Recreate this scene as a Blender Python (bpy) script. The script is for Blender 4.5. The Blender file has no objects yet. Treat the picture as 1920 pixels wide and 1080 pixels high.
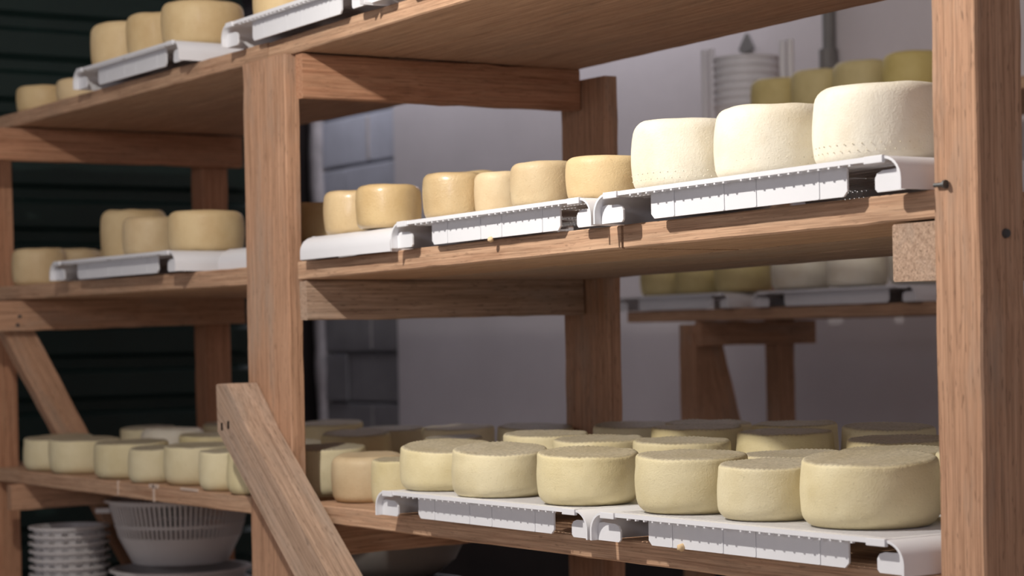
import bpy, bmesh, math, random
from mathutils import Vector, Matrix, noise

S = bpy.context.scene
COL = S.collection
random.seed(7)

# ------------------------------------------------------------------ camera, light, exposure
cd = bpy.data.cameras.new('camera')
cam = bpy.data.objects.new('camera', cd)
COL.objects.link(cam)
yaw, roll = math.radians(57.0), math.radians(1.15)
r0 = Vector((math.cos(yaw), math.sin(yaw), 0)); fw = Vector((-math.sin(yaw), math.cos(yaw), 0)); up0 = Vector((0, 0, 1))
Rv = r0*math.cos(roll) - up0*math.sin(roll)
Uv = up0*math.cos(roll) + r0*math.sin(roll)
mw = Matrix((Rv, Uv, -fw)).transposed().to_4x4()
mw.translation = Vector((0, 0, 1.0))
cam.matrix_world = mw
cd.sensor_width = 36.0
cd.lens = 3900/1920*36
cd.shift_y = 106/1920
cd.clip_start = .05
cd.dof.use_dof = True
cd.dof.focus_distance = 3.1
cd.dof.aperture_fstop = 5.2
S.camera = cam

w = bpy.data.worlds.new('room_light'); S.world = w
w.use_nodes = True
bg = w.node_tree.nodes['Background']
bg.inputs['Color'].default_value = (.92, .90, 1.0, 1)
bg.inputs['Strength'].default_value = .25

def lamp(name, kind, loc, power, color, **kw):
    ld = bpy.data.lights.new(name, kind)
    ld.energy = power; ld.color = color
    for k, v in kw.items(): setattr(ld, k, v)
    o = bpy.data.objects.new(name, ld); COL.objects.link(o); o.location = loc
    return o
# reporter's lamp on a stand in front of the rack: a beam aimed at the right bay plus its open spill
KP = (-2.65, .73, 2.13)
ks = lamp('key_lamp', 'SPOT', KP, 50, (1, .95, .88), shadow_soft_size=.03, spot_size=math.radians(140), spot_blend=1)
ks.rotation_euler = Vector((.40, 1.2, -.95)).to_track_quat('-Z', 'Y').to_euler()
lamp('key_spill', 'POINT', KP, 74, (1, .95, .88), shadow_soft_size=.03)
# soft fill added far behind the camera, to the right, with no visible source
dl = lamp('fill_light', 'AREA', (2.2, -5.0, 2.3), 50, (.95, .92, 1.0), shape='RECTANGLE', size=1.3, size_y=.9)
dl.rotation_euler = (Vector((-5.0, 3.0, 1.5)) - dl.location).to_track_quat('-Z', 'Y').to_euler()
la = lamp('wall_fill', 'AREA', (-7.0, 4.40, 2.66), 20, (.90, .90, 1.0), shape='RECTANGLE', size=3.4, size_y=.12)  # added fill strip, not a fixture: brightens the upper back wall
la.rotation_euler = (math.radians(25), 0, 0)

S.view_settings.view_transform = 'Standard'
S.view_settings.look = 'None'
S.view_settings.gamma = 1
S.view_settings.use_curve_mapping = False
S.view_settings.exposure = 0

# ------------------------------------------------------------------ materials
def new_mat(name):
    m = bpy.data.materials.new(name); m.use_nodes = True
    nt = m.node_tree
    return m, nt, nt.nodes['Principled BSDF']
def nd(nt, typ, **kw):
    n = nt.nodes.new(typ)
    for k, v in kw.items():
        if k in n.inputs: n.inputs[k].default_value = v
        else: setattr(n, k, v)
    return n
def ramp(nt, fac, stops):
    n = nt.nodes.new('ShaderNodeValToRGB')
    el = n.color_ramp.elements
    while len(el) < len(stops): el.new(.5)
    for e, (p, c) in zip(el, stops):
        e.position = p; e.color = (*c, 1) if len(c) == 3 else c
    nt.links.new(fac, n.inputs['Fac'])
    return n.outputs['Color']
def mix(nt, mode, fac, a, b):
    n = nt.nodes.new('ShaderNodeMix'); n.data_type = 'RGBA'; n.blend_type = mode
    for sock, v in ((n.inputs['Factor'], fac), (n.inputs['A'], a), (n.inputs['B'], b)):
        pass
    for idx, v in ((0, fac), (6, a), (7, b)):
        if hasattr(v, 'is_output'): nt.links.new(v, n.inputs[idx])
        elif isinstance(v, (int, float)): n.inputs[idx].default_value = v
        else: n.inputs[idx].default_value = (*v, 1)
    return n.outputs[2]
def coords(nt, scale, rnd=True):
    tc = nt.nodes.new('ShaderNodeTexCoord')
    out = tc.outputs['Object']
    if rnd:
        oi = nt.nodes.new('ShaderNodeObjectInfo')
        mu = nd(nt, 'ShaderNodeVectorMath', operation='SCALE')
        mu.inputs[0].default_value = (37.0, 11.0, 17.0)
        nt.links.new(oi.outputs['Random'], mu.inputs['Scale'])
        ad = nd(nt, 'ShaderNodeVectorMath', operation='ADD')
        nt.links.new(out, ad.inputs[0]); nt.links.new(mu.outputs[0], ad.inputs[1])
        out = ad.outputs[0]
    mp = nt.nodes.new('ShaderNodeMapping'); mp.inputs['Scale'].default_value = scale
    nt.links.new(out, mp.inputs['Vector'])
    return mp.outputs['Vector']
def noise_tex(nt, vec, scale, detail=4, rough=.6, dist=0):
    n = nd(nt, 'ShaderNodeTexNoise', Scale=scale, Detail=detail, Roughness=rough, Distortion=dist)
    nt.links.new(vec, n.inputs['Vector'])
    return n.outputs['Fac']
def bump(nt, bsdf, h, strength, dist=.002):
    b = nd(nt, 'ShaderNodeBump', Strength=strength, Distance=dist)
    nt.links.new(h, b.inputs['Height']); nt.links.new(b.outputs['Normal'], bsdf.inputs['Normal'])

def wood(name, dark, mid, light, stain, stain_amt=.55, speck=.7):
    m, nt, b = new_mat(name)
    v = coords(nt, (1.3, 64, 64))
    g = noise_tex(nt, v, 2.2, 6, .68, .6)
    c = ramp(nt, g, [(.28, dark), (.5, mid), (.72, light)])
    v2 = coords(nt, (6, 320, 320))
    fine = noise_tex(nt, v2, 1.0, 3, .7)
    fr = ramp(nt, fine, [(.32, (.58, .55, .52)), (.58, (1.08, 1.08, 1.08))])
    c = mix(nt, 'MULTIPLY', .85, c, fr)
    v3 = coords(nt, (2.2, 9, 9))
    st = noise_tex(nt, v3, 1.6, 4, .65)
    sf = ramp(nt, st, [(.5, (0, 0, 0)), (.72, (stain_amt,)*3)])
    c = mix(nt, 'MIX', sf, c, stain)
    v4 = coords(nt, (55, 400, 400))
    sp = noise_tex(nt, v4, .8, 2, .5)
    spf = ramp(nt, sp, [(.62, (0, 0, 0)), (.72, (speck*.8,)*3)])
    c = mix(nt, 'MIX', spf, c, tuple(x*.35 for x in dark))
    nt.links.new(c, b.inputs['Base Color'])
    b.inputs['Roughness'].default_value = .78
    b.inputs['Specular IOR Level'].default_value = .25
    bump(nt, b, fine, .35, .0012)
    return m
M = {}
M['wood'] = wood('rack_pine', (.37, .205, .125), (.50, .29, .18), (.585, .355, .23), (.36, .285, .225))
M['board'] = wood('shelf_board', (.38, .21, .125), (.53, .33, .21), (.62, .41, .27), (.36, .25, .17), .45, .5)
M['grey_wood'] = wood('weathered_pine', (.30, .195, .135), (.455, .315, .225), (.55, .39, .29), (.36, .295, .24), .6, .85)
M['red_wood'] = wood('reddish_pine', (.34, .15, .08), (.49, .25, .145), (.56, .32, .19), (.36, .22, .14), .3, .5)

def cheese_mat(name, base, deep, rough, coat, bstr, spots=.35, top_grey=None):
    m, nt, b = new_mat(name)
    v = coords(nt, (1, 1, 1))
    n1 = noise_tex(nt, v, 14, 5, .6)
    c = ramp(nt, n1, [(.3, deep), (.62, base)])
    n2 = noise_tex(nt, v, 260, 3, .6)
    sp = ramp(nt, n2, [(.27, (spots,)*3), (.38, (0, 0, 0))])
    c = mix(nt, 'MIX', sp, c, tuple(x*.6 for x in deep))
    oi = nt.nodes.new('ShaderNodeObjectInfo')
    hs = nd(nt, 'ShaderNodeHueSaturation')
    mr = nd(nt, 'ShaderNodeMapRange'); mr.inputs[3].default_value = .9; mr.inputs[4].default_value = 1.06
    nt.links.new(oi.outputs['Random'], mr.inputs[0]); nt.links.new(mr.outputs[0], hs.inputs['Value'])
    if top_grey:   # greyer, darker mottled tint where the wheels face upwards
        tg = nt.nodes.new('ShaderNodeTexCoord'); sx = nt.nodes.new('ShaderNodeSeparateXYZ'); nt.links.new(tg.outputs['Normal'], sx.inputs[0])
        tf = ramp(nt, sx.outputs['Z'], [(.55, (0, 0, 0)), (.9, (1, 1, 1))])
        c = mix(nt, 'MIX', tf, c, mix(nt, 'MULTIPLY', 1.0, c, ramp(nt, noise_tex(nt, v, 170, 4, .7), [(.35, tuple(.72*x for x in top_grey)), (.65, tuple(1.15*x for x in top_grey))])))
    m2 = nd(nt, 'ShaderNodeMath', operation='MULTIPLY'); m2.inputs[1].default_value = 7.3
    m3 = nd(nt, 'ShaderNodeMath', operation='FRACT'); m4 = nd(nt, 'ShaderNodeMapRange'); m4.inputs[3].default_value = .9; m4.inputs[4].default_value = 1.1
    nt.links.new(oi.outputs['Random'], m2.inputs[0]); nt.links.new(m2.outputs[0], m3.inputs[0]); nt.links.new(m3.outputs[0], m4.inputs[0]); nt.links.new(m4.outputs[0], hs.inputs['Saturation'])
    nt.links.new(c, hs.inputs['Color']); nt.links.new(hs.outputs[0], b.inputs['Base Color'])
    b.inputs['Roughness'].default_value = rough
    b.inputs['Coat Weight'].default_value = coat
    b.inputs['Coat Roughness'].default_value = .25
    b.inputs['Specular IOR Level'].default_value = .35
    # woven cloth imprint along the side: fine horizontal/vertical relief
    v5 = coords(nt, (300, 300, 330), False)
    n5 = noise_tex(nt, v5, 1.2, 2, .6)
    n6 = noise_tex(nt, v, 210, 4, .65)
    ad = nd(nt, 'ShaderNodeMath', operation='ADD'); nt.links.new(n5, ad.inputs[0]); nt.links.new(n6, ad.inputs[1])
    bump(nt, b, ad.outputs[0], bstr, .0022)
    return m
M['oiled'] = cheese_mat('smooth_rind', (.70, .54, .31), (.61, .44, .235), .55, .04, .25)
M['glossy'] = cheese_mat('oiled_glossy_rind', (.70, .52, .28), (.60, .42, .21), .38, .75, .38)
M['white'] = cheese_mat('fresh_white_rind', (.84, .79, .66), (.77, .69, .53), .6, 0, .26, .2)
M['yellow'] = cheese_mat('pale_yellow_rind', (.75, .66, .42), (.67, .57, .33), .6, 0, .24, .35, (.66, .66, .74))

def plain(name, col, rough=.5, spec=.5, var=.1, scale=8, bs=0, metal=0):
    m, nt, b = new_mat(name)
    v = coords(nt, (1, 1, 1))
    n = noise_tex(nt, v, scale, 5, .6)
    c = ramp(nt, n, [(.3, tuple(x*(1-var) for x in col)), (.7, tuple(min(1, x*(1+var)) for x in col))])
    nt.links.new(c, b.inputs['Base Color'])
    b.inputs['Roughness'].default_value = rough
    b.inputs['Specular IOR Level'].default_value = spec
    b.inputs['Metallic'].default_value = metal
    if bs: bump(nt, b, noise_tex(nt, v, scale*6, 5, .65), bs, .004)
    return m
M['tray'] = plain('white_plastic', (.79, .79, .815), .38, .5, .015)
m, nt, b = new_mat('milky_plastic')
b.inputs['Base Color'].default_value = (.66, .63, .62, 1); b.inputs['Roughness'].default_value = .42
b.inputs['Transmission Weight'].default_value = .12
nn = noise_tex(nt, coords(nt, (1, 1, 1)), 6, 3); nt.links.new(ramp(nt, nn, [(.3, (.6, .57, .56)), (.7, (.7, .67, .66))]), b.inputs['Base Color'])
M['milky'] = m
M['tub'] = plain('pale_plastic', (.72, .70, .72), .5, .4, .02)
M['deep_yellow'] = cheese_mat('deep_yellow_rind', (.66, .54, .24), (.58, .46, .19), .6, 0, .3)
M['plaster'] = plain('lavender_plaster', (.70, .65, .66), .85, .2, .04, 3, .25)
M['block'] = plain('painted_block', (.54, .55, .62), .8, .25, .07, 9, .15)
M['dark_block'] = plain('lower_block', (.27, .26, .27), .85, .2, .1, 9, .15)  # darker tone for the lower block courses
M['mortar'] = plain('mortar', (.30, .29, .31), .9, .1, .15, 20, .4)
M['jamb'] = plain('rough_render', (.52, .48, .48), .9, .1, .2, 12, .8)
M['green'] = plain('dark_green_sheet', (.009, .024, .021), .5, .4, .15, 4)
M['brown_dark'] = plain('dark_brown_panel', (.016, .010, .009), .7, .3, .2, 5)
M['floor'] = plain('concrete_floor', (.58, .54, .50), .85, .3, .2, 4, .3)
M['steel'] = plain('nail_steel', (.10, .10, .10), .5, .5, .2, 50, 0, .6)
M['hole'] = plain('dark_pit', (.02, .013, .01), .9, .1)
M['grey_metal'] = plain('grey_metal', (.20, .19, .18), .5, .5, .1)
M['black_plastic'] = plain('dark_grey_plastic', (.05, .048, .046), .45, .5, .1)
M['grey_bowl'] = plain('grey_plastic', (.22, .21, .20), .45, .5, .04)
M['whey'] = plain('dried_whey', (.60, .47, .38), .7, .3, .12, 60)
M['crumb'] = plain('cheese_crumb', (.72, .52, .30), .7, .3, .15, 90)

# ------------------------------------------------------------------ helpers
def link(name, me, mat=None, parent=None):
    o = bpy.data.objects.new(name, me); COL.objects.link(o)
    if mat and me and not me.materials: me.materials.append(mat)
    if parent: o.parent = parent
    return o
def empty(name, loc, label=None, cat=None, group=None):
    o = bpy.data.objects.new(name, None); COL.objects.link(o); o.location = loc
    o.empty_display_size = .05
    tag(o, label, cat, group); return o
def tag(o, label=None, cat=None, group=None, kind=None):
    for k, v in (('label', label), ('category', cat), ('group', group), ('kind', kind)):
        if v: o[k] = v
    return o
def place(o, parent, world):
    if parent:
        o.parent = parent
        off = parent.location.copy()
        p = parent.parent
        o.matrix_basis = Matrix.Translation(-off) @ world if p is None else (Matrix.Translation(off) @ parent.matrix_basis.copy()).inverted() @ world
    else: o.matrix_basis = world
    return o
def mesh_from(name, verts, faces, smooth=False):
    me = bpy.data.meshes.new(name); me.from_pydata([tuple(v) for v in verts], [], faces); me.update()
    if smooth:
        for p in me.polygons: p.use_smooth = True
    return me
def bm_mesh(name, bm, smooth=False, angle=None):
    bmesh.ops.recalc_face_normals(bm, faces=bm.faces)
    me = bpy.data.meshes.new(name); bm.to_mesh(me); bm.free()
    if smooth:
        for p in me.polygons: p.use_smooth = True
        if angle: me.set_sharp_from_angle(angle=math.radians(angle))
    return me
def bm_box(bm, x0, x1, y0, y1, z0, z1, bevel=0):
    vs = [bm.verts.new((x, y, z)) for x in (x0, x1) for y in (y0, y1) for z in (z0, z1)]
    idx = [(0, 1, 3, 2), (4, 6, 7, 5), (0, 4, 5, 1), (2, 3, 7, 6), (0, 2, 6, 4), (1, 5, 7, 3)]
    fs = [bm.faces.new([vs[i] for i in f]) for f in idx]
    if bevel:
        es = set(e for f in fs for e in f.edges)
        bmesh.ops.bevel(bm, geom=list(es), offset=bevel, segments=2, profile=.6, affect='EDGES')
def bm_prism(bm, poly, axis, a, b):
    """poly: list of (u,v); extruded along axis 'x','y','z' from a to b"""
    def P(u, v, t):
        return {'x': (t, u, v), 'y': (u, t, v), 'z': (u, v, t)}[axis]
    A = [bm.verts.new(P(u, v, a)) for u, v in poly]; B = [bm.verts.new(P(u, v, b)) for u, v in poly]
    n = len(poly)
    bm.faces.new(A); bm.faces.new(B[::-1])
    for i in range(n):
        bm.faces.new((A[i], A[(i+1) % n], B[(i+1) % n], B[i]))

def timber(name, p0, p1, across, wa, wb, mat, parent=None, seed=0, jit=.0007, ch=.0025):
    """sawn timber from p0 to p1 (centre line); 'across' = direction of the wa dimension, wb = the other one.
    local X runs along the grain; slightly uneven arrises."""
    p0 = Vector(p0); p1 = Vector(p1); d = p1 - p0; L = d.length; ex = d.normalized()
    ey = Vector(across); ey = (ey - ex*ey.dot(ex)).normalized(); ez = ex.cross(ey)
    n = max(2, int(L/.045)); rnd = random.Random(seed*131 + 5)
    a, b = wa/2, wb/2
    sec = [(-a+ch, -b), (a-ch, -b), (a, -b+ch), (a, b-ch), (a-ch, b), (-a+ch, b), (-a, b-ch), (-a, -b+ch)]
    vs, fs = [], []
    for i in range(n+1):
        x = L*i/n
        wob = [(rnd.gauss(0, jit), rnd.gauss(0, jit)) for _ in range(4)]
        for k, (y, z) in enumerate(sec):
            wy, wz = wob[((k+1)//2) % 4]
            vs.append((x, y+wy, z+wz))
    for i in range(n):
        for k in range(8):
            q = (k+1) % 8
            fs.append((i*8+k, i*8+q, (i+1)*8+q, (i+1)*8+k))
    fs.append(tuple(range(7, -1, -1))); fs.append(tuple(n*8+k for k in range(8)))
    bm = bmesh.new(); bv = [bm.verts.new(v) for v in vs]
    for f in fs: bm.faces.new([bv[i] for i in f])
    o = link(name, bm_mesh(name, bm), mat)
    W = Matrix((ex, ey, ez)).transposed().to_4x4(); W.translation = p0
    return place(o, parent, W)
def post(name, x0, x1, y0, y1, z0, z1, mat, parent, seed, lean=0):
    return timber(name, ((x0+x1)/2 - lean, (y0+y1)/2, z0), ((x0+x1)/2 + lean, (y0+y1)/2, z1), (1, 0, 0), x1-x0, y1-y0, mat, parent, seed, .0005)
def plank(name, x0, x1, y0, y1, zb0, zb1, t, mat, parent, seed):
    return timber(name, (x0, (y0+y1)/2, zb0+t/2), (x1, (y0+y1)/2, zb1+t/2), (0, 1, 0), y1-y0, t, mat, parent, seed, .00035)
def ybeam(name, x0, x1, y0, y1, zb0, zb1, h, mat, parent, seed):
    return timber(name, ((x0+x1)/2, y0, zb0+h/2), ((x0+x1)/2, y1, zb1+h/2), (1, 0, 0), x1-x0, h, mat, parent, seed)
def lathe(name, prof, seg, smooth=True, angle=40, cap0=False, cap1=False):
    bm = bmesh.new(); rings = []
    for r, z in prof:
        rings.append([bm.verts.new((r*math.cos(2*math.pi*k/seg), r*math.sin(2*math.pi*k/seg), z)) for k in range(seg)])
    for a, b in zip(rings, rings[1:]):
        for k in range(seg):
            bm.faces.new((a[k], a[(k+1) % seg], b[(k+1) % seg], b[k]))
    if cap0: bm.faces.new(rings[0][::-1])
    if cap1: bm.faces.new(rings[-1])
    return bm_mesh(name, bm, smooth, angle)

# ------------------------------------------------------------------ the room
bm = bmesh.new(); bm_box(bm, -11, 2, -2, 6, -.05, 0)
tag(link('floor', bm_mesh('floor', bm), M['floor']), kind='structure')
WY = 4.6
bm = bmesh.new(); bm_box(bm, -7.93, 1.5, WY-.064, WY-.051, 0, .46, .004)
tag(link('dark_band_back', bm_mesh('dark_band_back', bm), M['brown_dark']), kind='structure')  # dark band along the foot of the back wall
bm = bmesh.new(); bm_box(bm, -11, 3, -3, 6, 3.3, 3.4)
tag(link('ceiling_blocker', bm_mesh('ceiling_blocker', bm), M['plaster']), kind='structure')  # unseen slab added to stop world light coming in from above
bm = bmesh.new(); bm_box(bm, -7.93, 1.5, WY-.05, WY+.15, 0, 3.2, .006)
tag(link('wall_back', bm_mesh('wall_back', bm), M['plaster']), kind='structure')
bm = bmesh.new(); bm_box(bm, -8.79, -7.94, WY+.035, WY+.2, 0, 3.2)
wc = tag(link('wall_corner', bm_mesh('wall_corner', bm), M['mortar']), kind='structure')
courses = [(.05, .295, 0), (.307, .518, 1), (.53, .743, 0), (.755, .969, 1), (.983, 1.19, 0), (1.2, 1.406, 1), (1.417, 1.622, 0), (1.633, 1.828, 1), (1.843, 2.06, 0), (2.07, 2.28, 1), (2.29, 2.5, 0)]
rb = random.Random(3)
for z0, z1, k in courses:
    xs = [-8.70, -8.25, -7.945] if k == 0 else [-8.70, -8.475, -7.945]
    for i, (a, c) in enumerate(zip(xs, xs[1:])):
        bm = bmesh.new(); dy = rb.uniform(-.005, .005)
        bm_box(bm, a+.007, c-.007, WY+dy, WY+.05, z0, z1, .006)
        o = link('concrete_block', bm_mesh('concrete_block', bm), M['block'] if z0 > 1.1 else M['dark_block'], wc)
    if k == 0:   # pale smear of mortar left on the upright joint
        bm = bmesh.new(); bm_box(bm, -8.262, -8.238, WY-.002, WY+.04, z0+.01, z1-.01, .004)
        link('mortar_joint', bm_mesh('mortar_joint', bm), M['jamb'], wc)
# rough rendered edge of the opening
bm = bmesh.new(); zs = [i*.055 for i in range(47)]; prev = None
for z in zs:
    l = -8.80 + .03*noise.noise((z*4, 1, 0)) - .02*(z-1.3); r_ = -8.685 + .02*noise.noise((z*5, 7, 0)); y = WY-.02 + .012*noise.noise((z*6, 3, 0))
    cur = [bm.verts.new(p) for p in ((l, WY+.12, z), (l+.012, y+.01, z), ((l+r_)/2, y, z), (r_-.01, y+.008, z), (r_, WY+.06, z))]
    if prev:
        for i in range(4): bm.faces.new((prev[i], prev[i+1], cur[i+1], cur[i]))
    prev = cur
link('rendered_edge', bm_mesh('rendered_edge', bm, True), M['jamb'], wc)
bm = bmesh.new(); bm_box(bm, -9.6, -8.9, 1.0, WY+.6, 0, 3.2)
tag(link('wall_far_left', bm_mesh('wall_far_left', bm), M['brown_dark']), kind='structure')
bm = bmesh.new(); bm_box(bm, 1.2, 1.3, 2.4, WY, 0, 3.3)
tag(link('wall_right_blocker', bm_mesh('wall_right_blocker', bm), M['plaster']), kind='structure')  # unseen slab added to keep side light off the back wall
# corrugated dark green sheet wall (ribs run level along Y)
GX = -6.05; prof = [(GX, 0)]; z = .03
while z < 3.1:
    prof += [(GX, z), (GX-.022, z+.018), (GX-.022, z+.046), (GX, z+.064)]; z += .1295
prof += [(GX, 3.2), (GX-.05, 3.2), (GX-.05, 0)]
bm = bmesh.new(); bm_prism(bm, [(x, z) for x, z in prof], 'y', .6, 2.93)
tag(link('wall_left', bm_mesh('wall_left', bm), M['green']), kind='structure')

# ------------------------------------------------------------------ front rack
rack = empty('cheese_rack', (-3.74, 2.19, 0), 'long rough pine rack with three board shelves of cheese filling the foreground', 'shelving rack')
YF, YB = 1.86, 2.525
wd, bd, gw, rw = M['wood'], M['board'], M['grey_wood'], M['red_wood']
# posts
post('post', -3.840, -3.652, 1.852, 1.884, 0, 1.578, wd, rack, 1, .004)
post('post', -1.884, -1.806, 1.853, 1.931, 0, 2.2, wd, rack, 2, .003)
post('post', -3.685, -3.522, 2.527, 2.56, 0, 1.556, wd, rack, 3, .004)
post('post', -5.49, -5.415, 1.862, 1.93, 0, 1.57, rw, rack, 4, -.012)
post('post', -5.31, -5.235, 2.40, 2.475, 0, 1.57, rw, rack, 5)
# planks: top shelf
def ztop(x): return 1.578 + (.008*(x+3.6) if x > -3.74 else .0095*(-x-3.85))
def zmid(x): return 1.134 + (.0078*(x+3.6) if x > -3.74 else .0081*(-x-3.85) - .002)
seamsT = [YF, 2.078, 2.243, YB]
for i, (a, c) in enumerate(zip(seamsT, seamsT[1:])):
    plank('plank', -3.738, -1.886 if i == 0 else -1.70, a+.0028, c-.0028, ztop(-3.73), ztop(-1.9), .035, bd, rack, 10+i)
    plank('plank', -5.62, -3.742, a+.002, c-.002, ztop(-5.6), ztop(-3.75)+.001, .035, bd, rack, 14+i)
seamsM = [YF, 2.095, 2.30, 2.45, 2.545]
for i, (a, c) in enumerate(zip(seamsM, seamsM[1:])):
    if i == 0:
        plank('plank', -3.628, -2.557, a+.002, c-.002, zmid(-3.63), zmid(-2.557), .036, bd, rack, 20)
        plank('plank', -2.551, -1.886, a+.002, c-.002, zmid(-2.551), zmid(-1.89), .036, bd, rack, 21)
        plank('plank', -5.74, -3.85, a+.002, c-.002, zmid(-5.7), zmid(-3.85), .036, bd, rack, 22)
    else:
        plank('plank', -3.736, -1.70, a+.0022, c-.0022, zmid(-3.73), zmid(-1.7), .034, gw, rack, 24+i)
        plank('plank', -5.72, -3.744, a+.001, c-.001, zmid(-5.7), zmid(-3.75), .034, bd, rack, 28+i)
seamsB = [YF, 2.07, 2.30, YB]
for i, (a, c) in enumerate(zip(seamsB, seamsB[1:])):
    if i == 0:
        plank('plank', -3.628, -1.886, a+.002, c-.002, .665, .665, .035, bd, rack, 40)
        plank('plank', -5.66, -3.85, a+.002, c-.002, .664, .665, .035, bd, rack, 41)
    else:
        plank('plank', -3.736, -1.70, a+.001, c-.001, .665, .665, .035, bd, rack, 42+i)
        plank('plank', -5.66, -3.744, a+.001, c-.001, .665, .665, .035, bd, rack, 45+i)
    plank('plank', -5.66, -3.3, a+.001, c-.001, .215, .215, .03, bd, rack, 48+i)
# cross beams
ybeam('beam', -3.630, -3.600, 1.866, 2.522, 1.487, 1.492, .086, rw, rack, 60)
ybeam('beam', -3.630, -3.600, 1.866, 2.522, 1.055, 1.060, .077, gw, rack, 61)
ybeam('beam', -3.630, -3.600, 1.888, 2.522, .592, .605, .066, bd, rack, 62)
ybeam('beam', -5.230, -5.200, 1.80, 2.505, 1.502, 1.502, .083, rw, rack, 63)
ybeam('beam', -5.230, -5.200, 1.80, 2.503, 1.059, 1.074, .078, wd, rack, 64)
ybeam('beam', -5.230, -5.200, 1.83, 2.503, .598, .60, .066, wd, rack, 65)
ybeam('beam', -1.972, -1.888, 1.866, 2.50, 1.070, 1.074, .073, gw, rack, 66)
ybeam('beam', -3.630, -3.600, 1.888, 2.522, .155, .155, .058, bd, rack, 67)
ybeam('beam', -5.230, -5.200, 1.83, 2.503, .155, .155, .058, bd, rack, 68)
# diagonal brace nailed across the left post
bm = bmesh.new()
bm_prism(bm, [(-3.845, .932), (-3.842, .835), (-3.80, .806), (-3.515, .575), (-3.02, .175), (-2.915, .212), (-3.376, .585), (-3.70, .842), (-3.738, .88), (-3.79, .934)], 'y', -.034, .034)
bmesh.ops.bevel(bm, geom=[e for e in bm.edges if e.calc_length() > .03], offset=.003, segments=1, affect='EDGES')
ang = Matrix.Rotation(math.radians(39), 4, 'Y'); piv = Vector((-3.6, 0, .7))
bmesh.ops.transform(bm, matrix=ang.inverted() @ Matrix.Translation(-piv), verts=bm.verts)
br = link('brace', bm_mesh('brace', bm), gw)
place(br, rack, Matrix.Translation(piv + Vector((0, 1.816, 0))) @ ang)
for x, z in ((-3.818, .847), (-3.788, .851)):
    bm = bmesh.new(); bm_box(bm, -.004, .004, -.001, .004, -.008, .008, .0015)
    o = link('nail_hole', bm_mesh('nail_hole', bm), M['hole'])
    W = Matrix.Translation((x, 1.7817, z))
    o.parent = br; o.matrix_basis = (Matrix.Translation(piv + Vector((0, 1.816, 0))) @ ang).inverted() @ W
# far frame brace, running down and back
timber('brace', (-5.262, 1.842, 1.12), (-5.262, 2.36, .13), (0, 1, .5), .078, .05, wd, rack, 70)
# nails
def nail(loc, r, h, rot):
    bm = bmesh.new()
    bmesh.ops.create_cone(bm, cap_ends=True, segments=14, radius1=r, radius2=r*.8, depth=h)
    o = link('nail', bm_mesh('nail', bm), M['steel'])
    place(o, rack, Matrix.Translation(loc) @ rot)
RY = Matrix.Rotation(math.pi/2, 4, 'Y'); RX = Matrix.Rotation(math.pi/2, 4, 'X')
nail((-1.8045, 1.896, 1.124), .0065, .006, RY)
nail((-5.199, 1.862, 1.098), .005, .005, RY); nail((-5.199, 1.856, 1.076), .005, .005, RY)
bm = bmesh.new()
bmesh.ops.create_cone(bm, cap_ends=True, segments=10, radius1=.0028, radius2=.0028, depth=.018)
bmesh.ops.create_cone(bm, cap_ends=True, segments=12, radius1=.0055, radius2=.0055, depth=.003, matrix=Matrix.Translation((0, 0, .0095)))
place(link('nail', bm_mesh('nail', bm), M['steel']), rack, Matrix.Translation((-1.868, 1.8485, 1.187)) @ Matrix.Rotation(math.radians(90), 4, 'Y'))
# dried whey runs on the bottom board edge
for x, z0, z1, wdt in ((-4.56, .668, .702, .006), (-4.352, .664, .702, .009), (-4.352, .694, .703, .05), (-4.16, .697, .703, .09)):
    bm = bmesh.new()
    bm_box(bm, x-wdt/2, x+wdt/2, 1.8597, 1.864, z0, z1, .0008)
    o = link('whey_run', bm_mesh('whey_run', bm), M['whey']); place(o, rack, Matrix.Identity(4))

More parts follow.
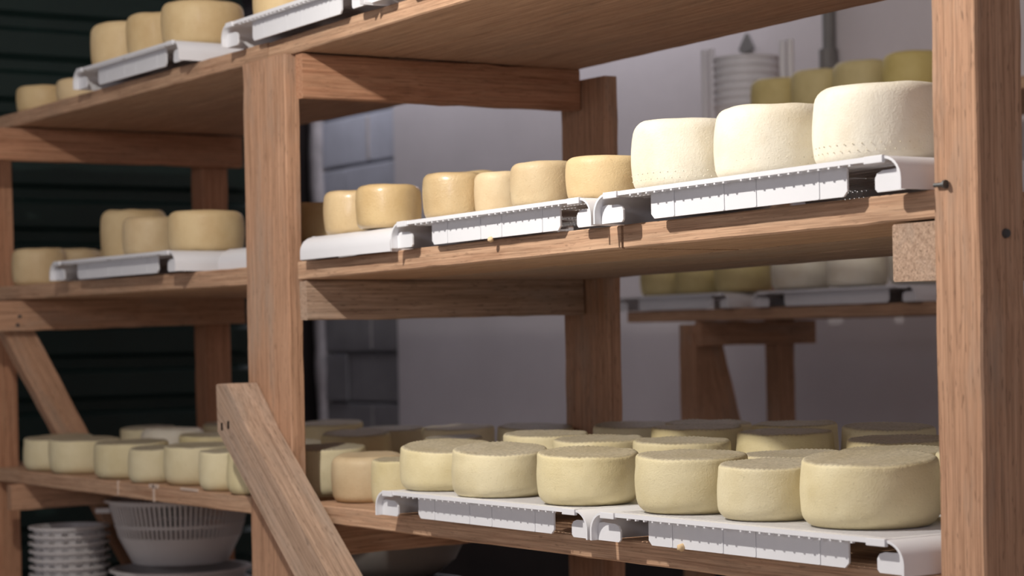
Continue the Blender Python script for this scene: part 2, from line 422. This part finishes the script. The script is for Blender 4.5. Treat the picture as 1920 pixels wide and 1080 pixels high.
# ------------------------------------------------------------------ ripening trays
TL, TW, TH = .62, .34, .044
def tray_meshes():
    out = {}
    R_ = .030; t = .0035; hx = TL/2
    def arch(sgn):
        poly = []; n = 8
        for i in range(n+1):
            a = math.pi/2*i/n; poly.append((hx-R_+R_*math.sin(a), TH-R_+R_*math.cos(a)))
        poly += [(hx, 0), (hx-t, 0)]
        for i in range(n, -1, -1):
            a = math.pi/2*i/n; poly.append((hx-R_+(R_-t)*math.sin(a), TH-R_+(R_-t)*math.cos(a)))
        poly = [(hx-R_-.012, TH)] + poly + [(hx-R_-.012, TH-t)]
        bm = bmesh.new(); bm_prism(bm, [(sgn*x, z) for x, z in poly], 'y', -TW/2, TW/2)
        for s in (-1, 1):   # foot flange on both long sides, with an arched inner corner
            y = s*(TW/2-.014)
            fl = [(hx-.004, 0), (hx-.004, .026), (hx-.016, .028), (hx-.030, .027), (hx-.043, .027), (hx-.052, .024), (hx-.056, .018), (hx-.056, .004), (hx-.052, 0)]
            bm_prism(bm, [(sgn*x, z) for x, z in fl], 'y', y-.0015, y+.0015)
        return bm_mesh('end_wall', bm, True, 30)
    out['end_wall'] = [arch(1), arch(-1)]
    # perforated deck: rim, cross bars, long bars, row of pegs under the lip
    bm = bmesh.new(); x1 = hx-R_-.008
    for s in (-1, 1):
        bm_box(bm, -x1-.004, x1+.004, s*(TW/2-.008)-.008, s*(TW/2-.008)+.008, TH-.0055, TH+.001)
        bm_box(bm, s*x1-.008, s*x1+.008, -TW/2, TW/2, TH-.005, TH+.0005)
        for q in (-1, 1):   # little corner clip
            bm_box(bm, q*(x1-.006)-.016, q*(x1-.006)+.016, s*(TW/2)-.003, s*(TW/2)+.003, TH-.0085, TH+.0012, .001)
        n = 0
        for g0, g1 in ((-x1+.05, -.018), (.018, x1-.05)):
            k = int((g1-g0)/.0185)
            for i in range(k+1):
                x = g0+(g1-g0)*i/k
                bm_box(bm, x-.0017, x+.0017, s*(TW/2-.003)-.0025, s*(TW/2-.003)+.0025, TH-.0082, TH-.005)
    nb = 58
    for i in range(1, nb):
        x = -x1 + 2*x1*i/nb
        bm_box(bm, x-.0028, x+.0028, -TW/2+.008, TW/2-.008, TH-.006, TH)
    nl = 10
    for i in range(1, nl):
        y = -TW/2 + TW*i/nl
        bm_box(bm, -x1, x1, y-.002, y+.002, TH-.0065, TH-.0008)
    out['deck_grid'] = bm_mesh('deck_grid', bm)
    sk = []
    for s in (-1, 1):
        y = s*(TW/2-.021); h = .198; bm = bmesh.new()
        poly = [(-h, TH-.006), (-h, .007), (-h+.007, 0), (h-.007, 0), (h, .007), (h, TH-.006)]
        bm_prism(bm, poly, 'y', y-.0015, y+.0015)
        a = bm_mesh('skirt', bm)
        rm = bmesh.new()
        bm_box(rm, -.0016, .0016, y+s*.001-.001, y+s*.001+.0025*s+.001, .001, TH-.007)
        sk.append((a, bm_mesh('skirt_rib', rm), [-h+2*h*fx for fx in (.13, .40, .565, .87)]))
    out['skirt'] = sk
    return out
TM = tray_meshes()
def tray(x0, x1, y0, zl, zr, label, rot=False, twist=0):
    """x0..x1 = extent along the rack; y0 = front edge; zl, zr = height of the board below its two ends"""
    L = x1-x0; z = (zl+zr)/2 + .0012
    W = TL if rot else TW
    e = empty('ripening_tray', ((x0+x1)/2, y0+W/2, z), label, 'tray', 'white ripening trays')
    tilt = -math.atan2(zr-zl, L)
    if rot:
        e.rotation_euler = (0, tilt, math.pi/2); e.scale = (1, L/TW, 1)
    else:
        e.rotation_euler = (0, tilt, twist); e.scale = (L/TL, 1, 1)
    link('deck_grid', TM['deck_grid'], M['tray'], e)
    for me in TM['end_wall']: link('end_wall', me, M['tray'], e)
    for me, rm, xs in TM['skirt']:
        s = link('skirt', me, M['tray'], e)
        for x in xs: link('skirt_rib', rm, M['tray'], s).location = (x, 0, 0)
    return e
def zmt(x): return zmid(x)+.036
def ztt(x): return ztop(x)+.035
tray(-3.575, -3.226, 1.840, zmt(-3.54), zmt(-3.2), 'white plastic tray turned smooth end outwards beside the left post on the middle shelf', True)
tray(-3.203, -2.587, 1.828, zmt(-3.19), zmt(-2.6), 'white plastic tray under four small cheeses at the centre of the middle shelf')
tray(-2.567, -1.904, 1.818, zmt(-2.57), zmt(-1.92), 'white plastic tray under the three big white cheeses on the middle shelf')
tray(-4.854, -4.106, 1.815, zmt(-4.89), zmt(-4.14), 'white plastic tray left of the left post on the middle shelf, skirt side outwards')
tray(-4.058, -3.70, 1.892, zmt(-4.05), zmt(-3.7), 'white plastic tray turned end outwards, half hidden behind the left post on the middle shelf', True)
tray(-4.674, -4.066, 1.815, ztt(-4.7), ztt(-4.1), 'white plastic tray left of the left post on the top shelf')
tray(-3.856, -3.273, 1.815, ztt(-3.88), ztt(-3.3), 'white plastic tray directly above the left post on the top shelf')
tray(-3.258, -2.638, 1.815, ztt(-3.28), ztt(-2.66), 'white plastic tray on the top shelf cut off by the upper picture edge')
tray(-3.245, -2.588, 1.81, .70, .70, 'white plastic tray under three front cheeses at the middle of the bottom shelf')
tray(-2.581, -1.904, 1.81, .70, .70, 'white plastic tray at the right end of the bottom shelf against the right post')
tray(-3.75, -3.12, 2.178, .70, .70, 'white rear tray behind the cheeses, left of three, back of the bottom shelf')
tray(-3.11, -2.49, 2.178, .70, .70, 'white rear tray behind the cheeses, middle of three, back of the bottom shelf')
tray(-2.48, -1.86, 2.178, .70, .70, 'white rear tray behind the cheeses, right of three, back of the bottom shelf')

# ------------------------------------------------------------------ cheeses
def cheese_mesh(style, r, h, seed, seg=120, tilt=(0, 0)):
    rnd = random.Random(seed)
    prof = []
    if style in ('oiled', 'glossy'): bulge, ct, cb = .065, .14, .13
    elif style in ('white', 'deep_yellow'): bulge, ct, cb = .075, .13, .12
    else: bulge, ct, cb = .06, .055, .20
    rt, rbm = ct*h*1.6, cb*h*1.5
    def side(z):
        u = (z/h-.5)*2
        return r*(1-bulge*u*u*.9 + tp*u)
    tp = rnd.uniform(-.022, .022) if style == 'yellow' else (.012 if style != 'white' else -.012)
    prof.append((0, 0))
    for q in (.3, .6, .85): prof.append(((r*(1-bulge)-rbm*.9)*q, .0))
    for i in range(6):
        a = math.pi/2*i/5
        z = rbm*.75*(1-math.cos(a)); prof.append((side(z) - rbm*.62*(1-math.sin(a)), z))
    for i in range(1, 12):
        z = rbm*.75 + (h-rt*.75-rbm*.75)*i/12; prof.append((side(z), z))
    for i in range(6):
        a = math.pi/2*i/5
        z = h-rt*.75*(1-math.sin(a)); prof.append((side(z) - rt*.62*(1-math.cos(a)), z))
    rr = prof[-1][0]
    for q in (.96, .85, .6, .3): prof.append((rr*q, h*(1.0 - .012*(1-q))))
    prof.append((0, h*.985))
    n = len(prof)
    ns = 34 if style == 'white' else 58
    sa = {'oiled': 0, 'glossy': 0, 'deep_yellow': 0, 'white': .0, 'yellow': .0019}[style]
    off = rnd.uniform(0, 50); el = rnd.uniform(0, 6.28); ov = rnd.uniform(.004, .014)
    tiltx, tilty = rnd.uniform(-.02, .02)+tilt[0], rnd.uniform(-.02, .02)+tilt[1]
    vs = []; fs = []
    vs.append((0, 0, 0))
    for j in range(1, n-1):
        pr, z = prof[j]
        for k in range(seg):
            t = 2*math.pi*k/seg
            c, s = math.cos(t), math.sin(t)
            q = pr/r
            lump = noise.noise((c*1.6+off, s*1.6, z/h*2))*.010 + noise.noise((c*5+off, s*5, z/h*4+9))*.0045
            rad = pr*(1+lump+ov*math.cos(2*t-el))
            zz = z
            if sa and z > h*.8 and q > .7:
                wgt = min(1, (z-h*.8)/(h*.13))*min(1, (q-.7)/.2)
                dent = max(0, math.cos(ns*t))**.7*sa*wgt
                if z < h*.999: rad += dent*.8
                zz += dent*.75
            if z > h*.5:
                zz += (tiltx*c+tilty*s)*pr*(z/h-.5)*2
                zz += noise.noise((c*2*q+off, s*2*q, 5))*h*.018*(z/h)
            vs.append((rad*c, rad*s, zz))
    vs.append((0, 0, prof[-1][1]))
    for k in range(seg): fs.append((0, 1+(k+1) % seg, 1+k))
    for j in range(n-3):
        a, b2 = 1+j*seg, 1+(j+1)*seg
        for k in range(seg):
            q = (k+1) % seg
            fs.append((a+k, a+q, b2+q, b2+k))
    last = 1+(n-3)*seg; top = len(vs)-1
    for k in range(seg): fs.append((last+k, last+(k+1) % seg, top))
    return mesh_from('cheese', vs, fs, True), side
LEAN = {35: .10, 36: .09, 37: .07, 33: .05}
def cheese(x, y, z, r, h, style, label, group, seed, bumps=False, name='cheese'):
    ang = seed*1.3 % 6.28
    # the soft yellow wheels have settled: their upper face rises a little towards the back left
    lean = LEAN.get(seed, .05 if style == 'yellow' and z < 1 else 0)
    me, side = cheese_mesh(style, r, h, seed, tilt=(lean*math.cos(math.radians(140)-ang), lean*math.sin(math.radians(140)-ang)))
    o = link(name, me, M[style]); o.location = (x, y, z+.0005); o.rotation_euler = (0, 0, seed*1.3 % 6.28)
    tag(o, label, 'cheese', group)
    if bumps:      # rows of raised dots left by the mould, a part of the rind
        bm = bmesh.new()
        for row, zz in ((0, .15), (1, .235)):
            nn = 46
            for k in range(nn):
                t = 2*math.pi*(k+.5*row)/nn
                rad = side(zz*h)*1.001 - (.003 if zz > .8 else 0)
                bmesh.ops.create_icosphere(bm, subdivisions=1, radius=.0010, matrix=Matrix.Translation((rad*math.cos(t), rad*math.sin(t), zz*h)))
        link('rind_dots', bm_mesh('rind_dots', bm, True), M[style], o)
    return o
GM, GL, GT, GB, GBL = 'small cheeses on the middle shelf', 'cheeses on the left part of the middle shelf', 'cheeses on the top shelf', 'cheeses on the right part of the bottom shelf', 'cheeses on the left part of the bottom shelf'
CH = [
 (-3.800,2.000,1.2116,.0640,.0834,'oiled','shaded brown cheese peeping out right behind the left post on the middle shelf',GM),
 (-3.519,1.930,1.2146,.0600,.0824,'glossy','golden cheese partly behind the glossy one nearest the left post, middle shelf',GM),
 (-3.351,1.910,1.2159,.0620,.0799,'glossy','glossy golden cheese in front on the end-turned tray by the left post, middle shelf',GM),
 (-3.104,1.905,1.2179,.0590,.0806,'glossy','glossy cheese with bright highlight standing first on the central middle-shelf tray',GM),
 (-3.322,2.080,1.2162,.0600,.1066,'oiled','taller cheese at the back whose rim shows above the highlighted one, middle shelf',GM),
 (-2.997,1.932,1.2187,.0475,.0732,'oiled','narrow matt cheese squeezed second on the central middle-shelf tray',GM),
 (-2.831,1.910,1.2200,.0580,.0739,'oiled','pale golden cheese third on the central middle-shelf tray',GM),
 (-2.670,1.920,1.2213,.0660,.0686,'oiled','low golden cheese touching the leftmost big white wheel, middle shelf',GM),
 (-2.475,1.935,1.2228,.0900,.1029,'white','leftmost of the three big white cheese wheels on the middle shelf','big white cheese wheels'),
 (-2.273,1.935,1.2244,.0920,.1024,'white','middle one of the three big white cheese wheels on the middle shelf','big white cheese wheels'),
 (-2.064,1.940,1.2260,.0940,.1050,'white','big white cheese wheel with dotted rind against the right post, middle shelf','big white cheese wheels'),
 (-5.301,1.955,1.1798,.0720,.0975,'oiled','dull brown cheese on the bare board beside the far left post, middle shelf',GL),
 (-5.461,2.120,1.1810,.0660,.1058,'oiled','cheese behind the dull brown one by the far left post, middle shelf',GL),
 (-5.635,2.260,1.1825,.0660,.1067,'oiled','rearmost cheese rim seen above the tray edge at the far left, middle shelf',GL),
 (-4.837,2.030,1.2200,.0820,.1294,'oiled','tall cheese at the back of the left tray on the middle shelf',GL),
 (-4.500,1.930,1.2173,.0660,.0909,'oiled','small cheese in front of the tall one on the left middle-shelf tray',GL),
 (-4.229,1.945,1.2151,.0860,.0891,'oiled','wide low cheese just left of the left post on the middle shelf',GL),
 (-5.206,1.940,1.6259,.0700,.0682,'oiled','leftmost cheese standing on the bare board of the top shelf',GT),
 (-4.944,1.950,1.6234,.0700,.0580,'oiled','second cheese on the bare board, hidden partly by the tray corner, top shelf',GT),
 (-4.641,1.930,1.6645,.0780,.1098,'oiled','first cheese from the left standing on the left top-shelf tray',GT),
 (-4.417,1.920,1.6624,.0700,.1024,'oiled','middle cheese on the left top-shelf tray between two others',GT),
 (-4.203,1.935,1.6604,.0910,.0998,'oiled','wide cheese at the right end of the left top-shelf tray',GT),
 (-3.763,1.920,1.6562,.0700,.0794,'oiled','cheese cut off by the picture top above the left post, left of two',GT),
 (-3.586,1.920,1.6571,.0700,.0760,'oiled','cheese cut off by the picture top above the left post, right of two',GT),
 (-5.160,1.945,.7000,.0900,.0842,'yellow','leftmost front cheese on the bottom shelf beside the far left post',GBL),
 (-4.972,1.942,.7000,.0900,.0849,'yellow','second front cheese from the left end of the bottom shelf',GBL),
 (-4.677,1.945,.7000,.0900,.0854,'yellow','third front cheese from the left end of the bottom shelf, wide one',GBL),
 (-4.466,1.915,.7000,.0620,.0793,'yellow','small front cheese fourth from the left end of the bottom shelf',GBL),
 (-4.317,1.955,.7000,.0780,.0877,'yellow','fifth front cheese from the left, between two small ones on the bottom shelf',GBL),
 (-4.081,1.915,.7000,.0600,.0844,'yellow','small front cheese second left of the brace on the bottom shelf',GBL),
 (-3.930,1.920,.7000,.0700,.0874,'yellow','front cheese half covered by the slanting brace on the bottom shelf',GBL),
 (-3.776,1.990,.7000,.0880,.0989,'yellow','large half-shadowed cheese directly right of the left post, bottom shelf',GB),
 (-3.565,1.975,.7000,.0720,.0909,'oiled','orange-tinged cheese on bare board right of the half-shadowed one, bottom shelf',GB),
 (-3.372,1.935,.7000,.0550,.0905,'yellow','small cheese on the board just before the first bottom-shelf tray',GB),
 (-3.168,1.915,.7435,.0840,.0770,'yellow','first front cheese at the left end of the central bottom-shelf tray',GB),
 (-2.962,1.895,.7435,.0840,.0790,'yellow','pale front cheese in the middle of the central bottom-shelf tray, ribbed rim',GB),
 (-2.711,1.900,.7435,.0830,.0811,'yellow','front cheese at the right end of the central bottom-shelf tray',GB),
 (-2.463,1.915,.7435,.0850,.0850,'yellow','left front cheese on the right-hand bottom-shelf tray',GB),
 (-2.284,1.915,.7435,.0740,.0781,'yellow','lower smaller front cheese between two bigger ones on the right-hand bottom tray',GB),
 (-2.103,1.940,.7435,.0955,.0915,'yellow','largest nearest yellow cheese with scalloped rim beside the right post, bottom shelf',GB),
 (-2.048,2.125,.7435,.0850,.0934,'yellow','cheese sliver between the largest front cheese and the right post, bottom shelf',GB),
 (-3.165,2.125,.7435,.0800,.0906,'yellow','second-row cheese behind the first two of the central bottom tray',GB),
 (-2.964,2.100,.7435,.0830,.0879,'yellow','second-row cheese behind the pale ribbed one on the central bottom tray',GB),
 (-2.739,2.110,.7435,.0830,.0903,'yellow','second-row cheese with dark right rim behind the junction of the two bottom trays',GB),
 (-2.442,2.100,.7435,.0830,.0786,'yellow','second-row low cheese behind the smaller front cheese, right-hand bottom tray',GB),
 (-2.256,2.130,.7435,.0830,.0882,'yellow','second-row cheese with speckled grey top behind the largest front cheese',GB),
 (-3.293,2.420,.7435,.0830,.0928,'yellow','leftmost back-row cheese on the rear trays, lit edge below the back post',GB),
 (-2.921,2.285,.7435,.0830,.1017,'yellow','third-row cheese with white lit side at the centre of the bottom shelf',GB),
 (-2.688,2.290,.7435,.0830,.0990,'yellow','third-row pale cheese to the right of the white lit one, bottom shelf',GB),
 (-2.602,2.445,.7435,.0800,.1038,'yellow','back-row cheese with scalloped top furthest right, bottom shelf',GB),
 (-2.427,2.300,.7435,.0830,.0929,'yellow','third-row cheese with flat shaded top near the right post, bottom shelf',GB),
 (-3.085,2.440,.7435,.0830,.0998,'yellow','back-row shaded cheese behind the white lit one, second from left at the rear',GB),
 (-2.850,2.450,.7435,.0780,.1029,'yellow','back-row shaded cheese third from left at the rear of the bottom trays',GB),
 (-5.295,2.250,.7000,.0750,.0938,'yellow','second-row cheese behind the third front one, leftmost at the back, bottom shelf',GBL),
 (-5.014,2.200,.7000,.0850,.0999,'white','whitish second-row cheese behind the small front cheeses, bottom shelf left',GBL),
 (-4.668,2.150,.7000,.0800,.0944,'yellow','second-row cheese just left of the brace top, bottom shelf',GBL),
 (-5.120,2.420,.7000,.0830,.1023,'yellow','rearmost dim cheese left of the brace top, bottom shelf',GBL),
 (-4.298,2.170,.7000,.0850,.0841,'yellow','second-row cheese whose light rim shows right of the left post, bottom shelf',GBL),
 (-4.563,2.420,.7000,.0850,.1157,'yellow','tall dim back-row cheese right of the left post in front of the block wall',GBL),
 (-4.271,2.425,.7000,.0850,.1088,'yellow','dim back-row cheese in front of the block and plaster corner, bottom shelf',GBL),
 (-3.954,2.420,.7000,.0830,.1185,'yellow','dim tall back-row cheese below the plaster wall, left of the rear tray',GBL),
 (-3.678,2.240,.7440,.0600,.0646,'yellow','small dim cheese behind the little front cheese beside the tray, bottom shelf',GB),
 (-4.044,2.210,.7000,.0800,.1117,'yellow','dim second-row cheese behind the half-shadowed one right of the left post',GB),
 (-3.643,2.420,.7435,.0830,.0816,'yellow','dim back-row cheese on the left end of the rear tray, bottom shelf',GB),
]
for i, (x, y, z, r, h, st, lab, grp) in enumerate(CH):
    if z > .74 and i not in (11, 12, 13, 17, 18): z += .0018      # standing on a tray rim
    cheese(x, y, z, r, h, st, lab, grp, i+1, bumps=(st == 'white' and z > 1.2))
# crumbs clinging to tray edges
for (x, y, z, rr), lab in (((-2.378, 1.827, .7035, .006), 'tiny orange cheese crumb at the skirt of the right-hand bottom tray'), ((-2.90, 1.845, 1.1745, .005), 'tiny orange cheese crumb under the skirt of the central middle-shelf tray')):
    bm = bmesh.new(); bmesh.ops.create_icosphere(bm, subdivisions=2, radius=rr)
    for v in bm.verts: v.co *= 1+.35*noise.noise(v.co*300+Vector((x, 0, 0)))
    o = link('cheese_crumb', bm_mesh('cheese_crumb', bm, True), M['crumb']); o.location = (x, y, z); tag(o, lab, 'crumb', 'cheese crumbs')

# ------------------------------------------------------------------ second rack behind
rk2 = empty('cheese_rack', (-4.5, 4.1, 0), 'second pine rack standing behind the big one against the plaster wall', 'shelving rack')
for i, (a, c) in enumerate(((3.9, 4.13), (4.132, 4.37))):
    plank('plank', -5.33, -2.6, a, c, 1.062, 1.052, .034, bd, rk2, 80+i)
    plank('plank', -5.16, -2.6, a, c, 1.612, 1.612, .033, bd, rk2, 84+i)
for k, dx in enumerate((0, 2.1)):
    post('post', -5.069+dx, -4.993+dx, 3.902, 3.965, 0, 1.05 if k == 0 else 1.61, wd, rk2, 90+k)
    post('post', -5.06+dx, -4.993+dx, 4.235, 4.30, 0, 1.61, wd, rk2, 92+k)
    ybeam('beam', -4.990+dx, -4.962+dx, 3.905, 4.362, .985, .985, .072, wd, rk2, 94+k)
    ybeam('beam', -4.990+dx, -4.962+dx, 3.97, 4.362, 1.535, 1.535, .072, wd, rk2, 98+k)
    timber('brace', (-5.008+dx, 3.945, 1.035), (-5.008+dx, 4.205, .1), (0, 1, .2), .11, .028, wd, rk2, 96+k)
tray(-5.36, -4.79, 3.872, 1.0965, 1.0955, 'blurred white tray at the left end of the rear rack under dark cheeses').rotation_euler = (0, .004, 0)
tray(-4.68, -4.01, 3.872, 1.093, 1.092, 'blurred white tray on the rear rack under pale cheeses beside the right post')
for i, (x, h, st, lab) in enumerate((
  (-5.235, .105, 'deep_yellow', 'leftmost blurred cheese on the lower shelf of the rear rack'),
  (-5.055, .107, 'deep_yellow', 'second blurred cheese from the left on the lower rear shelf'),
  (-4.855, .11, 'deep_yellow', 'third blurred yellow cheese on the lower rear shelf, next to a white one'),
  (-4.590, .112, 'white', 'whitish blurred cheese left of two on the lower rear shelf'),
  (-4.355, .112, 'white', 'whitish blurred cheese in the middle of the right rear tray'),
  (-4.103, .112, 'white', 'whitish blurred cheese half behind the beam end block, lower rear shelf'))):
    cheese(x, 3.985, 1.1425, .088 if i > 1 else .084, h, st, lab, 'cheeses on the lower rear shelf', 100+i)
for i, (x, h, lab) in enumerate(((-4.686, .115, 'leftmost blurred cheese on the upper rear shelf beside the tubs'), (-4.505, .118, 'second blurred cheese on the upper rear shelf'),
                                 (-4.327, .122, 'third blurred cheese on the upper rear shelf'), (-4.129, .120, 'rightmost blurred cheese on the upper rear shelf by the right post'))):
    cheese(x, 4.0, 1.6455, .088, h, 'deep_yellow', lab, 'cheeses on the upper rear shelf', 110+i)

def vessel(name, r0, r1, h, lip, label, cat, loc, group=None, slots=0, mat='milky', slot_z=(.35, .9), seg=48, t=.003, thick_ribs=False):
    """open tapering tub with a turned-out rim; optional upright slots cut through the wall"""
    bm = bmesh.new(); segs = slots*2 if slots else seg
    nz = 6
    def ring(r, z): return [bm.verts.new((r*math.cos(2*math.pi*k/segs), r*math.sin(2*math.pi*k/segs), z)) for k in range(segs)]
    zs = [0, slot_z[0]*h, slot_z[1]*h, h]
    cur = lambda z: r0+(r1-r0)*(z/h)**.6
    outer = [ring(cur(z), z) for z in zs]; inner = [ring(cur(z)-t, z if z else t) for z in zs]
    for i in range(3):
        for k in range(segs):
            q = (k+1) % segs
            if slots and i == 1 and k % 2:
                continue
            bm.faces.new((outer[i][k], outer[i][q], outer[i+1][q], outer[i+1][k]))
            bm.faces.new((inner[i][q], inner[i][k], inner[i+1][k], inner[i+1][q]))
            if slots and i == 1:
                for e in (k, q): bm.faces.new((outer[1][e], inner[1][e], inner[2][e], outer[2][e]))
    bm.faces.new(outer[0][::-1]); bm.faces.new(inner[0])
    rims = [ring(r1+lip, h), ring(r1+lip, h-.006), ring(r1, h-.006)]
    for k in range(segs):
        q = (k+1) % segs
        bm.faces.new((inner[3][k], inner[3][q], rims[0][q], rims[0][k]))
        bm.faces.new((rims[0][k], rims[0][q], rims[1][q], rims[1][k]))
        bm.faces.new((rims[1][k], rims[1][q], rims[2][q], rims[2][k]))
    o = link(name, bm_mesh(name, bm, True, 35), M[mat]); o.location = loc
    tag(o, label, cat, group); return o
# tubs on the rear rack
TX, TY = -4.957, 4.10
for i in range(7):
    z = 1.6455 + .024*i
    vessel('plastic_tub', .085, .10, .075, .005, ['lowest', 'second lowest', 'third lowest', 'middle', 'third highest', 'second highest', 'topmost'][i] + ' white tub of the blurred stack on the upper rear shelf', 'tub', (TX, TY, z), 'stacked white tubs on the rear rack', mat='tub')
st_ = empty('plastic_stand', (TX, TY, 1.6455), 'white plastic stand with two uprights flanking the tub stack, upper rear shelf', 'stand')
for sx, hh in ((-.188, .27), (.188, .25)):
    bm = bmesh.new()
    for dx, r in ((-.018, .012), (.016, .010)):
        bmesh.ops.create_cone(bm, cap_ends=True, segments=20, radius1=r, radius2=r, depth=hh, matrix=Matrix.Translation((sx+dx, 0, hh/2)))
    link('upright', bm_mesh('upright', bm, True, 40), M['tub'], st_)
bm = bmesh.new(); bm_box(bm, -.22, -.105, -.02, .02, 0, .008, .002); bm_box(bm, .105, .22, -.02, .02, 0, .008, .002)
link('base_bar', bm_mesh('base_bar', bm), M['milky'], st_)
# hook and pipe on the plaster wall
hk = empty('wall_hook', (-5.487, WY-.05, 1.94), 'small dark pointed metal hook fixed to the plaster wall above the tubs', 'hook')
bm = bmesh.new(); bm_prism(bm, [(-.034, .05), (-.02, .036), (.03, .038), (.044, .048), (.012, .10), (.005, .10)], 'y', -.02, -.012); link('pointed_plate', bm_mesh('pointed_plate', bm), M['grey_metal'], hk)
bm = bmesh.new(); bm_box(bm, -.012, .016, -.018, 0, .0, .05, .003); link('stem', bm_mesh('stem', bm), M['grey_metal'], hk)
pp = empty('conduit_pipe', (-5.06, WY-.05, 1.70), 'thin grey conduit pipe running up the plaster wall behind the upper rear cheeses', 'pipe')
bm = bmesh.new(); bmesh.ops.create_cone(bm, cap_ends=True, segments=16, radius1=.021, radius2=.021, depth=1.2, matrix=Matrix.Translation((0, -.022, .65))); link('tube', bm_mesh('tube', bm, True, 40), M['grey_metal'], pp)
bm = bmesh.new(); bmesh.ops.create_cone(bm, cap_ends=True, segments=16, radius1=.030, radius2=.030, depth=.2, matrix=Matrix.Translation((.004, -.03, .13))); link('coupling', bm_mesh('coupling', bm, True, 40), M['grey_metal'], pp)

# ------------------------------------------------------------------ vessels under the bottom shelf
names = ['lowest', 'second', 'third', 'fourth', 'fifth', 'sixth', 'seventh', 'eighth', 'ninth', 'tenth', 'eleventh', 'topmost']
for i in range(12):
    top = i == 11
    vessel('cheese_mould', .080, .092, .085, .012, ('topmost white slotted mould' if top else names[i] + ' white mould from the bottom') + ' of the ringed stack under the bottom shelf', 'mould',
           (-5.175 + .0015*math.sin(i*2), 1.975 + .001*math.cos(i*3), .2455 + .0202*i), 'stacked white moulds', slots=16, slot_z=(.45, .82))
for i in range(4):
    vessel('plastic_bowl', .125, .172, .105, .010, ['lowest', 'second', 'third', 'topmost'][i] + ' milky plastic bowl of the nested stack under the colander', 'bowl', (-4.98, 2.20, .2455+.031*i), 'nested bowls under the colander')
co = vessel('colander', .122, .182, .165, .009, 'large milky plastic colander with upright slots under the bottom shelf by the left post', 'colander', (-4.98, 2.20, .458), None, slots=84, slot_z=(.42, .93))
bm = bmesh.new(); bm_box(bm, -.215, -.175, -.02, .02, .128, .142, .005); link('handle', bm_mesh('handle', bm), M['milky'], co)
bm = bmesh.new(); bm_box(bm, .175, .215, -.02, .02, .128, .142, .005); link('handle', bm_mesh('handle', bm), M['milky'], co)
co.rotation_euler = (0, 0, math.radians(57))
me = lathe('band', [(.1615, .094), (.1655, .094), (.167, .102), (.163, .102)], 52)
link('band', me, M['milky'], co)
vessel('wash_tub', .17, .21, .24, .012, 'dark round tub carrying the big grey bowl under the bottom shelf', 'tub', (-3.97, 2.2, .2455), None, mat='black_plastic', seg=64)
gb = link('mixing_bowl', lathe('mixing_bowl', [(.001, 0), (.10, .004), (.15, .022), (.186, .052), (.206, .092), (.214, .128), (.221, .130), (.221, .135), (.208, .135), (.200, .092), (.18, .056), (.146, .028), (.10, .010), (.001, .006)], 64, True, 50), M['grey_bowl']); gb.location = (-3.97, 2.2, .4875)
tag(gb, 'big round grey bowl under the bottom shelf behind the slanting brace', 'bowl')
plank('plank', -3.295, -1.70, 1.90, 2.50, .215, .215, .03, bd, rack, 55)
